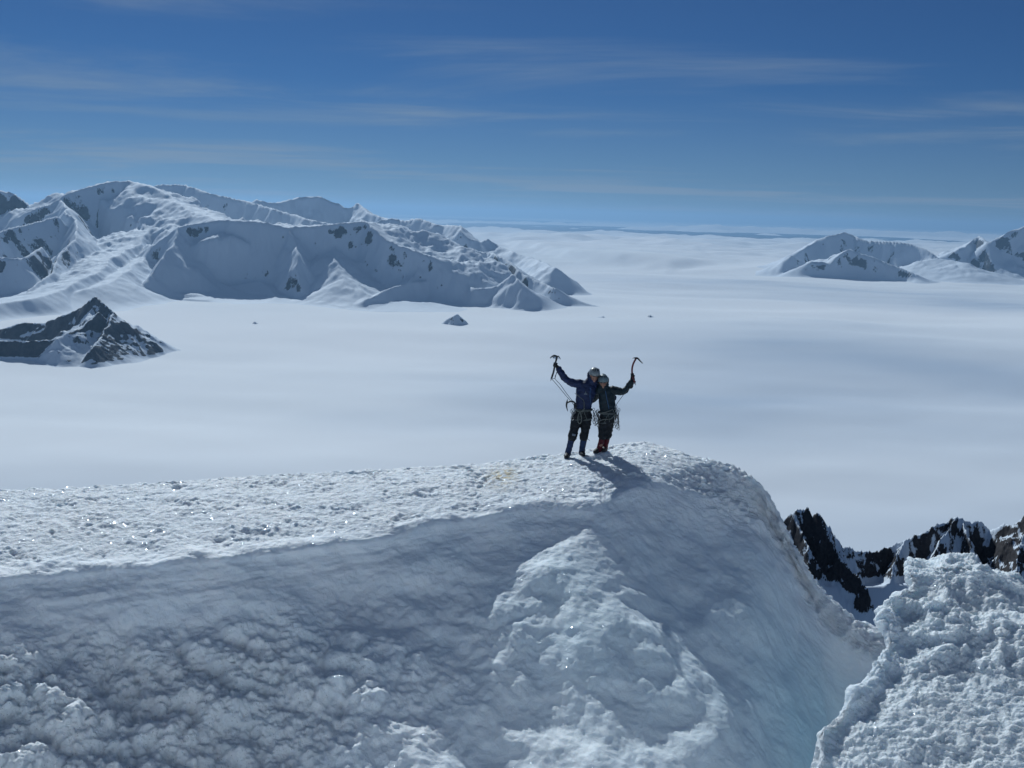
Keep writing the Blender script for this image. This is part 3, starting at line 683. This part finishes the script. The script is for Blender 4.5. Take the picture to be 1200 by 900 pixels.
R3 = lambda *v: [q for q in v]
def glove_on_shaft(bm, wrist, grip, axis, away):
    """palm, four fingers closed round a shaft through 'grip' along 'axis' and a thumb against them"""
    axis = axis.normalized(); pd = (grip - wrist); pd = (pd - axis * pd.dot(axis)).normalized() if (pd - axis * pd.dot(axis)).length > .01 else away
    f = away.normalized()                      # side of the shaft the palm lies on
    f = (f - axis * f.dot(axis)).normalized(); s = axis.cross(f)
    palm = grip + f * .030
    loft(bm, [wrist, wrist.lerp(palm, .5), palm - axis * .01, palm + axis * .03], R3(.034, .036, .040, .030), R3(.030, .026, .024, .020), side=axis)
    for i in range(4):
        c = grip + axis * (.036 - .023 * i)
        rr = .030 - (.002 if i == 3 else 0); fr_ = (.0105, .011, .0105, .009)[i]
        arc = [c + f * (rr * math.cos(a)) + s * (rr * math.sin(a)) for a in (rad(20), rad(65), rad(115), rad(165), rad(205 - 12 * i))]
        loft(bm, arc, [fr_ * 1.1, fr_ * 1.1, fr_, fr_, fr_ * .85], seg=8)
    th = [palm - axis * .035 - s * .018, grip + f * .012 - s * .034 - axis * .01, grip - f * .022 - s * .026 + axis * .016]
    loft(bm, spline(th, 3), [.014, .014, .0135, .013, .012, .011, .010], seg=8)

def head_parts(person, c, up, fwd, rgt, helm_mat, s=1.0):
    """face, hair, helmet built round head centre c"""
    h = bmesh.new()
    # helmet shell: upper dome with a rolled rim
    for j in range(0, 9):
        pass
    rings = []
    K_ = 20
    for j in range(9):
        ph = rad(90 - j * 12.5)                        # from the crown down to just below the widest line
        for inner in (0,):
            rr, zz = math.cos(ph), math.sin(ph)
        rings.append([h.verts.new(c + up * (.045 * s + .118 * s * zz - (.012 * s if j == 8 else 0)) + rgt * (.112 * s * rr * math.cos(2 * math.pi * k / K_)) +
                                  fwd * ((.134 * s * rr) * math.sin(2 * math.pi * k / K_) - .008 * s)) for k in range(K_)])
    for j in range(8, -1, -1):                         # inner skin back up gives the shell its thickness
        ph = rad(90 - j * 12.5); rr, zz = math.cos(ph), math.sin(ph)
        rings.append([h.verts.new(c + up * (.045 * s + .108 * s * zz - (.010 * s if j == 8 else 0)) + rgt * (.104 * s * rr * math.cos(2 * math.pi * k / K_)) +
                                  fwd * ((.126 * s * rr) * math.sin(2 * math.pi * k / K_) - .008 * s)) for k in range(K_)])
    for r0, r1 in zip(rings[:-1], rings[1:]):
        for k in range(K_):
            try: h.faces.new((r0[k], r0[(k + 1) % K_], r1[(k + 1) % K_], r1[k]))
            except ValueError: pass
    bmesh.ops.remove_doubles(h, verts=h.verts, dist=.0005)
    hel = finish('helmet', h, helm_mat, person)
    for a in (-.62, -.22, .22, .62):
        b = bmesh.new()
        pts = [c + up * (.045 * s + .121 * s * math.cos(q)) + rgt * (.113 * s * math.sin(a)) * (.75 + .3 * math.sin(q)) + fwd * (.134 * s * math.sin(q) * math.cos(a) - .008) for q in (.45, .65, .85, 1.02)]
        loft(b, pts, [.004, .008, .008, .004], [.003] * 4, side=rgt, seg=8)
        finish('vent', b, m_vent, hel)
    b = bmesh.new()
    for sd in (-1, 1):
        cord(b, [c + rgt * sd * .088 * s + up * .03 * s, c + rgt * sd * .080 * s - up * .05 * s + fwd * .02, c - up * .118 * s + fwd * .045 * s], .004)
    finish('chin_strap', b, m_web, hel)
    g = bmesh.new()
    for sd in (-1, 1):
        ball(g, c + rgt * sd * .034 * s + up * .012 * s + fwd * .094 * s, .026 * s, 1, .55, .8)
    loft(g, [c + rgt * -.08 * s + up * .016 * s + fwd * .03 * s, c + rgt * -.06 * s + up * .018 * s + fwd * .085 * s, c + up * .018 * s + fwd * .108 * s, c + rgt * .06 * s + up * .018 * s + fwd * .085 * s, c + rgt * .08 * s + up * .016 * s + fwd * .03 * s], [.006] * 5, seg=6)
    finish('sunglasses', g, m_lens, person)
    hr = bmesh.new()
    loft(hr, [c + up * .05 * s - fwd * .03, c - fwd * .05 * s, c - up * .06 * s - fwd * .06 * s], [.088 * s, .088 * s, .06 * s], [.06 * s, .06 * s, .04 * s], side=rgt)
    finish('hair', hr, m_hair, person, voxel=.012)
def head_bm(bm, c, up, fwd, rgt, s=1.0):
    loft(bm, [c - up * .105 * s + fwd * .045 * s, c - up * .075 * s + fwd * .03 * s, c - up * .02 * s + fwd * .012 * s, c + up * .04 * s, c + up * .09 * s - fwd * .01 * s],
         [.028 * s, .054 * s, .074 * s, .080 * s, .055 * s], [.030 * s, .062 * s, .088 * s, .096 * s, .07 * s], side=rgt, seg=16)
    loft(bm, [c + up * .018 * s + fwd * .095 * s, c - up * .008 * s + fwd * .108 * s, c - up * .028 * s + fwd * .114 * s], [.008 * s, .011 * s, .014 * s], seg=8)   # nose
    for q in (-.052, -.066):                                                                             # lips
        loft(bm, [c + up * q * s + rgt * -.024 * s + fwd * .080 * s, c + up * q * s + fwd * .094 * s, c + up * q * s + rgt * .024 * s + fwd * .080 * s], [.005 * s, .008 * s, .005 * s], seg=8)
    loft(bm, [c + up * .035 * s + rgt * -.055 * s + fwd * .082 * s, c + up * .040 * s + fwd * .098 * s, c + up * .035 * s + rgt * .055 * s + fwd * .082 * s], [.009 * s] * 3, seg=8)  # brow
    for sd in (-1, 1):
        loft(bm, [c + rgt * sd * .080 * s + up * .02 * s, c + rgt * sd * .087 * s - up * .03 * s], [.018 * s, .012 * s], [.008 * s, .008 * s], side=fwd, seg=8)  # ears

def carabiner(bm, c, size, tilt):
    ax = Vector((math.sin(tilt), 0, math.cos(tilt))); bx = Vector((ax.z, 0, -ax.x)); pts = []
    for k in range(13):
        a = 2 * math.pi * k / 12
        pts.append(c + ax * (size * math.sin(a)) + bx * (size * .55 * math.cos(a)) + Vector((0, -.004, 0)))
    loft(bm, pts, [.0045] * 13, seg=6, cap=False)

def boot(person, heel, toe, ankle, mat):
    b = bmesh.new()
    loft(b, [heel + Vector((0, 0, .05)), heel.lerp(toe, .35) + Vector((0, 0, .055)), heel.lerp(toe, .75) + Vector((0, 0, .045)), toe + Vector((0, 0, .035))],
         [.048, .052, .055, .042], [.050, .055, .044, .032], side=(toe - heel).cross(Vector((0, 0, 1))).normalized())
    loft(b, [heel.lerp(toe, .2) + Vector((0, 0, .06)), ankle], [.056, .056], seg=12)
    o = finish('boot', b, mat, person, voxel=.012)
    s = bmesh.new()
    sd = (toe - heel).cross(Vector((0, 0, 1))).normalized()
    loft(s, [heel + Vector((0, 0, .006)), heel.lerp(toe, .5) + Vector((0, 0, .006)), toe + Vector((0, 0, .010))], [.050, .056, .042], [.016, .016, .014], side=sd)
    for f in (.1, .3, .7, .9):                        # crampon points pressed into the snow
        for q in (-1, 1):
            p = heel.lerp(toe, f) + sd * q * .035
            loft(s, [p, p - Vector((0, 0, .03))], [.007, .002], seg=5, cap=False)
    finish('crampon', s, m_steel, o)

def climber(label, base, head, hup, hfwd, sc, torso, hips, arms, legs, boots, jm, hm, gm, glove_data, tail):
    p = thing('person', label, 'person', base)
    hup = hup.normalized(); rgt = hfwd.cross(hup).normalized(); hfwd = hup.cross(rgt).normalized()
    bm = bmesh.new(); head_bm(bm, head, hup, hfwd, rgt, sc)
    neck = torso[-1]
    loft(bm, [head - hup * .06, neck], [.042, .042])
    loft(bm, torso, [.11, .11, .11, .10, .07, .045], [.08, .08, .08, .07, .05, .04])
    loft(bm, [hips[0], hips[1]], [.11, .11])
    for a in arms: loft(bm, spline(a, 3), list(np.linspace(.034, .026, 3 * (len(a) - 1) + 1)))
    for l in legs: loft(bm, spline(l, 3), list(np.linspace(.070, .038, 3 * (len(l) - 1) + 1)))
    finish('body', bm, m_skin, p, voxel=.0105, smooth=1)
    # jacket
    bm = bmesh.new()
    n = len(torso)
    wr, wd = tail
    loft(bm, torso, wr, wd, side=(arms[0][0] - arms[1][0]).normalized(), seg=20)
    loft(bm, [torso[-1] - hup * .01, head - hup * .085], [.080 * sc, .068 * sc], [.078 * sc, .074 * sc])
    # hood bunched behind and beside the head
    loft(bm, [head - hup * .12 - hfwd * .02, head - hup * .03 - hfwd * .055, head + hup * .05 - hfwd * .06, head + hup * .10 - hfwd * .05], [.105 * sc, .124 * sc, .122 * sc, .08 * sc], [.08 * sc, .085 * sc, .075 * sc, .06 * sc], side=rgt)
    for a in arms:
        sp = spline(a, 4); m_ = len(sp)
        loft(bm, sp, list(np.interp(np.linspace(0, 1, m_), [0, .15, .5, .9, 1], [.092 * sc, .088 * sc, .070 * sc, .058 * sc, .060 * sc])), seg=14)
    jk = finish('jacket', bm, jm, p, voxel=.012, wrinkle=.022, smooth=2)
    # trousers
    bm = bmesh.new()
    loft(bm, [hips[1] + Vector((0, 0, .10)), hips[1], hips[0]], [.150 * sc, .165 * sc, .165 * sc], [.11, .125, .12], seg=20)
    for l in legs:
        k = l[:3]; sp = spline(k, 4); m_ = len(sp)
        loft(bm, sp, list(np.interp(np.linspace(0, 1, m_), [0, .45, .8, 1], [.110 * sc, .098 * sc, .090 * sc, .092 * sc])), seg=14)
    finish('trousers', bm, m_black, p, voxel=.012, wrinkle=.024, smooth=2)
    for l in legs:
        bm = bmesh.new()
        a, b = l[2], l[3]
        loft(bm, [a + (a - b) * .12, a.lerp(b, .25), a.lerp(b, .6), b], [.070 * sc, .066 * sc, .060 * sc, .066 * sc], seg=14)
        g = finish('gaiter', bm, gm, p, voxel=.011, wrinkle=.014, smooth=1)
        s = bmesh.new(); ax = (a - b).normalized()
        loft(s, [a - ax * .02, a + ax * .005], [.0735 * sc] * 2, seg=16, cap=False); finish('strap', s, m_web, g)
    for hh_, tt_, an in boots: boot(p, hh_, tt_, an, m_boot)
    for wrist, grip, axis, away in glove_data:
        bm = bmesh.new(); glove_on_shaft(bm, wrist, grip, axis, away)
        loft(bm, [wrist + (wrist - grip).normalized() * .10, wrist], [.052, .036])
        finish('glove', bm, m_glove, p, voxel=.006, smooth=1)
    head_parts(p, head, hup, hfwd, rgt, hm, sc)
    return p, jk

CAMD = Vector((0, -1, 0))
# ---- left climber
b1 = Wp(258, 812); b1.z = min(Wp(205, 818).z, Wp(312, 804).z)
head1 = Wp(398, 240, -.04)
sh1l, sh1r = Wp(298, 298), Wp(405, 318, .06)
arm1l = [sh1l, Wp(250, 293, -.02), Wp(195, 262, -.05), Wp(166, 222, -.06), Wp(150, 195, -.07)]
arm1r = [sh1r, Wp(432, 350, .14), Wp(452, 392, .22), Wp(500, 405, .27), Wp(535, 398, .26)]
torso1 = [Wp(318, 505), Wp(322, 460), Wp(330, 410), Wp(342, 350), Wp(350, 308), Wp(362, 290)]
tr1 = ([.150, .160, .178, .205, .185, .10], [.115, .12, .125, .13, .115, .085])
leg1l = [Wp(280, 520), Wp(262, 600, -.03), Wp(242, 678, -.05), Wp(212, 792, -.0), Wp(207, 806)]
leg1r = [Wp(345, 520), Wp(338, 600, -.03), Wp(326, 672, -.04), Wp(310, 785, .02), Wp(308, 798, .02)]
axe1_top, axe1_bot = Wp(136, 112, -.11), Wp(97, 262, -.09)
grip1 = axe1_top.lerp(axe1_bot, .36)
climber('climber in navy jacket and blue gaiters raising an ice axe, arm round companion', b1,
        head1, Vector((.10, -.05, 1)), Vector((.20, -1, -.05)), 1.0, torso1, (Wp(316, 528), Wp(318, 495)), (arm1l, arm1r), (leg1l, leg1r),
        ((Wp(210, 812, .06), Wp(200, 822, -.20), Wp(210, 795)), (Wp(306, 797, .10), Wp(322, 808, -.16), Wp(309, 785, .02))),
        m_navy, m_helm, m_gaitb, ((arm1l[-1], grip1, axe1_top - axe1_bot, Vector((.6, .5, -.2))),), tr1)
p1 = COL.objects['person']
jk1 = [o for o in p1.children if o.name.startswith('jacket')][0]
# ---- right climber
b2 = Wp(440, 788); b2.z = Wp(440, 788).z
head2 = Wp(462, 285, -.09)
sh2l, sh2r = Wp(440, 336, -.02), Wp(520, 342, -.02)
arm2l = [sh2l, Wp(418, 365, .10), Wp(395, 405, .20), Wp(350, 420, .24), Wp(322, 415, .22)]
arm2r = [sh2r, Wp(565, 350, -.04), Wp(608, 352, -.06), Wp(640, 312, -.08), Wp(660, 284, -.09)]
torso2 = [Wp(500, 520, -.02), Wp(492, 470, -.02), Wp(488, 420, -.02), Wp(484, 370, -.02), Wp(478, 340, -.02), Wp(472, 322, -.02)]
tr2 = ([.155, .160, .160, .160, .135, .085], [.115, .115, .12, .12, .105, .08])
leg2l = [Wp(462, 545), Wp(458, 600, -.04), Wp(455, 668, -.06), Wp(432, 762, -.02), Wp(430, 775)]
leg2r = [Wp(505, 545), Wp(500, 605, .02), Wp(492, 665, .03), Wp(472, 755, .10), Wp(470, 765, .10)]
axe2 = [Wp(690, 124, -.13), Wp(672, 160, -.13), Wp(664, 200, -.13), Wp(668, 245, -.13), Wp(684, 292, -.12)]
grip2 = axe2[3].lerp(axe2[2], .1)
climber('climber in dark teal jacket and dark red gaiters raising an ice axe on the right', b2,
        head2, Vector((-.06, -.05, 1)), Vector((-.12, -1, -.05)), .92, torso2, (Wp(486, 560), Wp(492, 520)), (arm2l, arm2r), (leg2l, leg2r),
        ((Wp(438, 776, .06), Wp(402, 788, -.12), Wp(432, 765)), (Wp(476, 766, .18), Wp(462, 776, -.06), Wp(471, 757, .1))),
        m_teal, m_helm2, m_gaitr, ((arm2r[-1], grip2, axe2[2] - axe2[3], Vector((.2, .7, -.3))),), tr2)
p2 = [o for o in COL.objects if o.name.startswith('person') and o is not p1][0]
jk2 = [o for o in p2.children if o.name.startswith('jacket')][0]

# garment details
def strip(name, pts, w, mat, parent, r=.004):
    b = bmesh.new(); s = spline(pts, 5); loft(b, s, [w] * len(s), [r] * len(s), side=Vector((1, 0, 0)), seg=8); return finish(name, b, mat, parent)
strip('zip', [Wp(478, 350, -.150), Wp(484, 390, -.160), Wp(495, 440, -.155), Wp(502, 475, -.145)], .006, m_zip, jk2)
strip('zip', [Wp(372, 330, -.135), Wp(368, 380, -.145), Wp(374, 430, -.140), Wp(380, 460, -.125)], .005, m_zip, jk1)
lg = bmesh.new()
q = [Wp(326, 374, -.150), Wp(348, 374, -.150), Wp(350, 364, -.150), Wp(342, 366, -.150), Wp(341, 345, -.150), Wp(334, 362, -.150)]
vs_ = [lg.verts.new(v) for v in q]; f_ = lg.faces.new(vs_); ex = bmesh.ops.extrude_face_region(lg, geom=[f_])
bmesh.ops.translate(lg, verts=[v for v in ex['geom'] if isinstance(v, bmesh.types.BMVert)], vec=(0, .012, 0))
finish('chest_emblem', lg, m_logo, jk1)
tr_ = [o for o in p1.children if o.name.startswith('trousers')][0]
strip('knee_patch', [Wp(246, 655, -.135), Wp(264, 660, -.135)], .022, m_logo, tr_, .010)

# ---- harnesses with the gear clipped to them
def harness(person, waist, ry, legs, tilt=Vector((0, 0, 0))):
    b = bmesh.new(); c, rx = waist; pts = []
    for k in range(17):
        a = 2 * math.pi * k / 16; pts.append(c + Vector((rx * math.cos(a), ry * math.sin(a), 0)) + tilt * math.cos(a))
    loft(b, pts, [.022] * 17, [.008] * 17, side=Vector((0, 0, 1)), seg=8, cap=False)
    for lc, r in legs:
        pts = [lc + Vector((r * math.cos(a), r * math.sin(a), .02 * math.cos(a))) for a in [2 * math.pi * k / 14 for k in range(15)]]
        loft(b, pts, [.018] * 15, [.007] * 15, side=Vector((0, 0, 1)), seg=8, cap=False)
        cord(b, [lc + Vector((0, -r, 0)), c.lerp(lc, .4) + Vector((0, -ry - .01, 0)), c + Vector((0, -ry - .01, 0))], .008)
    return finish('harness', b, m_web, person)
h1 = harness(p1, (Wp(320, 478), .178), .135, ((Wp(278, 545, -.01), .108), (Wp(345, 545, -.01), .108)))
h2 = harness(p2, (Wp(492, 500, -.02), .178), .135, ((Wp(462, 570, -.02), .10), (Wp(505, 572, .02), .10)))
rnd = random.Random(5)
def hang(hn, zx, zy, ln, dy, sway=0.0, metal=True):
    """a sling or quickdraw hanging from the gear loop: webbing with a carabiner at each end"""
    top = Wp(zx, zy, dy); bot = top + Vector((sway, 0, -ln))
    b = bmesh.new(); loft(b, [top, top.lerp(bot, .5) + Vector((sway * .3, 0, 0)), bot], [.007] * 3, [.003] * 3, seg=6)
    carabiner(b, top + Vector((0, 0, .03)), .034, rnd.uniform(-.4, .4)); carabiner(b, bot - Vector((0, 0, .03)), .036, rnd.uniform(-.6, .6))
    finish('quickdraw', b, m_metal if metal else m_web, hn)
for a in ((245, 492, .10, -.05), (236, 500, .07, -.02), (254, 505, .09, -.1), (392, 490, .12, -.06), (400, 505, .15, -.02), (396, 520, .10, -.03), (262, 470, .06, -.13)):
    hang(h1, a[0], a[1], a[2], a[3], rnd.uniform(-.02, .02))
for a in ((418, 505, .17, -.06), (408, 520, .15, -.02), (428, 515, .19, -.10), (412, 540, .10, -.12), (422, 498, .12, -.12),
          (548, 480, .20, -.08), (556, 500, .22, -.05), (566, 505, .24, -.02), (540, 500, .25, -.10), (572, 490, .20, .02), (562, 540, .18, -.08), (552, 470, .12, -.12)):
    hang(h2, a[0], a[1], a[2], a[3], rnd.uniform(-.01, .04), rnd.random() < .7)
for a, b_ in ((548, 505), (562, 520), (424, 520)):           # ice screws
    b = bmesh.new(); t0 = Wp(a, b_, -.10); loft(b, [t0, t0 + Vector((.02, 0, -.19))], [.010, .009], seg=8); ball(b, t0, .018); finish('ice_screw', b, m_steel, h2)
b = bmesh.new(); cord(b, [Wp(300, 492, -.15), Wp(286, 520, -.17), Wp(283, 560, -.17), Wp(296, 580, -.17), Wp(308, 558, -.17), Wp(306, 520, -.17), Wp(296, 495, -.15)], .010); finish('rope_loop', b, m_rope, h1)
b = bmesh.new(); cord(b, [Wp(262, 462, -.14), Wp(280, 490, -.16), Wp(305, 495, -.17), Wp(330, 470, -.15)], .009); finish('rope_loop', b, m_rope, h1)
b = bmesh.new(); cord(b, [Wp(330, 470, -.15), Wp(322, 488, -.16), Wp(300, 500, -.16)], .009); finish('rope_loop', b, m_rope, h1)
b = bmesh.new(); cord(b, [Wp(262, 365, -.13), Wp(300, 395, -.155), Wp(325, 420, -.155), Wp(326, 470, -.15)], .006); finish('rope_loop', b, m_rope, h1)
b = bmesh.new(); cord(b, [Wp(340, 680, -.10), Wp(358, 690, -.10), Wp(365, 700, -.09)], .004); finish('rope_loop', b, m_rope, h1)

b = bmesh.new(); cord(b, [Wp(435, 505, -.15), Wp(480, 498, -.165), Wp(530, 478, -.15)], .010); finish('rope_loop', b, m_rope, h2)
b = bmesh.new(); cord(b, [Wp(432, 560, -.15), Wp(470, 548, -.165), Wp(515, 545, -.165), Wp(545, 510, -.13)], .010); finish('rope_loop', b, m_rope, h2)
b = bmesh.new(); cord(b, [Wp(405, 590, -.12), Wp(425, 570, -.15), Wp(450, 552, -.16)], .008); finish('rope_loop', b, m_rope, h2)
b = bmesh.new(); cord(b, [Wp(556, 580, -.10), Wp(550, 605, -.10), Wp(560, 617, -.10), Wp(570, 600, -.10), Wp(562, 575, -.10)], .006); finish('rope_loop', b, m_rope, h2)
b = bmesh.new(); cord(b, [Wp(385, 480, -.08), Wp(412, 500, -.12), Wp(408, 530, -.12), Wp(395, 560, -.1)], .006); finish('rope_loop', b, m_rope, h2)


# ---- ice axes
def ice_axe(label, shaft, pick, adze, spike_mat=m_steel, shaft_mat=m_steel, cords=(), group='ice axes of the two climbers', lower=None):
    t_ = thing('ice_axe', label, 'ice axe', shaft[-1], group)
    b = bmesh.new(); s = spline(shaft, 5); loft(b, s, [.013] * len(s), [.018] * len(s), side=Vector((0, 1, 0)), seg=8); sh = finish('shaft', b, shaft_mat, t_)
    b = bmesh.new(); s = spline(pick, 5); m_ = len(s)
    loft(b, s, list(np.linspace(.007, .003, m_)), list(np.interp(np.linspace(0, 1, m_), [0, .5, 1], [.024, .017, .005])), side=Vector((0, 1, 0)), seg=6)
    for k in range(2, m_ - 1):                              # teeth under the pick
        dn = (s[-1] - s[0]).normalized(); loft(b, [s[k], s[k] + Vector((0, 0, -.022)) - dn * .004], [.004, .002], seg=4, cap=False)
    finish('pick', b, m_steel, t_)
    b = bmesh.new(); s = spline(adze, 4); m_ = len(s)
    loft(b, s, list(np.linspace(.010, .034, m_)), list(np.linspace(.016, .006, m_)), side=Vector((0, 1, 0)), seg=8); finish('adze', b, m_steel, t_)
    e0, e1 = shaft[-1], shaft[-1] + (shaft[-1] - shaft[-2]).normalized() * .05
    b = bmesh.new(); loft(b, [e0, e1], [.013, .003], seg=6); ball(b, e0, .018); finish('spike', b, m_metal, t_)
    b = bmesh.new(); k = shaft[len(shaft) // 2].lerp(shaft[-1], .35); k2 = k.lerp(shaft[-1], .6)
    loft(b, [k, k2], [.018, .018], seg=10); finish('grip', b, m_glove, t_)
    for c in cords:
        b = bmesh.new(); cord(b, c, .0055); finish('leash', b, m_web, t_)
    return t_
sg1 = [axe1_top, axe1_top.lerp(axe1_bot, .36), axe1_top.lerp(axe1_bot, .7) + Vector((.008, 0, 0)), axe1_bot]
ice_axe('adze topped ice axe held upright in the raised hand of the navy jacket climber', sg1,
        [axe1_top + Vector((.01, 0, .010)), Wp(118, 100, -.11), Wp(102, 106, -.11), Wp(88, 116, -.11)],
        [axe1_top, Wp(146, 104, -.11), Wp(160, 124, -.11)],
        cords=([Wp(97, 262, -.09), Wp(140, 310, -.08), Wp(196, 378, -.06), Wp(238, 425, -.05), Wp(262, 458, -.12)],
               [Wp(150, 200, -.10), Wp(122, 256, -.09), Wp(160, 305, -.08), Wp(205, 368, -.08), Wp(240, 412, -.10), Wp(258, 432, -.15), Wp(270, 460, -.14)],
               [Wp(150, 190, -.10), Wp(135, 215, -.10), Wp(122, 258, -.09), Wp(100, 262, -.09)]))
ice_axe('spare ice tool hanging by its cord at the left hip of the navy jacket climber',
        [Wp(206, 432, -.07), Wp(232, 422, -.08), Wp(256, 428, -.10), Wp(268, 455, -.15), Wp(264, 478, -.16)],
        [Wp(208, 425, -.07), Wp(203, 448, -.07), Wp(206, 470, -.07), Wp(212, 490, -.07)],
        [Wp(207, 430, -.07), Wp(208, 418, -.07), Wp(210, 408, -.07)])
ice_axe('bent shaft ice axe held up in the raised hand of the red gaiter climber', axe2,
        [Wp(688, 118, -.13), Wp(704, 120, -.13), Wp(720, 136, -.13), Wp(739, 154, -.13)],
        [Wp(690, 120, -.13), Wp(680, 116, -.13), Wp(668, 119, -.13)], shaft_mat=m_redsh,
        cords=([Wp(684, 292, -.12), Wp(650, 325, -.14), Wp(612, 366, -.14), Wp(580, 408, -.12), Wp(554, 446, -.08), Wp(545, 480, -.10)],
               [Wp(684, 292, -.12), Wp(690, 282, -.11), Wp(676, 275, -.12)]))

# ------------------------------------------------------------------ thin high-altitude air
bm = bmesh.new()
bmesh.ops.create_cube(bm, size=1.0)
for v in bm.verts:
    v.co = Vector((v.co.x * 1640000, -60000 + (v.co.y + .5) * 520000, 1500 if v.co.z > 0 else -3200))
me = bpy.data.meshes.new('haze'); bm.to_mesh(me); bm.free()
hz = bpy.data.objects.new('haze', me); COL.objects.link(hz); hz['kind'] = 'stuff'
mh = bpy.data.materials.new('haze'); mh.use_nodes = True; t = mh.node_tree; t.nodes.clear()
pv = t.nodes.new('ShaderNodeVolumePrincipled'); pv.inputs['Color'].default_value = (0.40, 0.66, 1.0, 1); pv.inputs['Density'].default_value = 9.5e-6
pv.inputs['Anisotropy'].default_value = 0.35
oo = t.nodes.new('ShaderNodeOutputMaterial'); t.links.new(pv.outputs[0], oo.inputs['Volume'])
me.materials.append(mh)
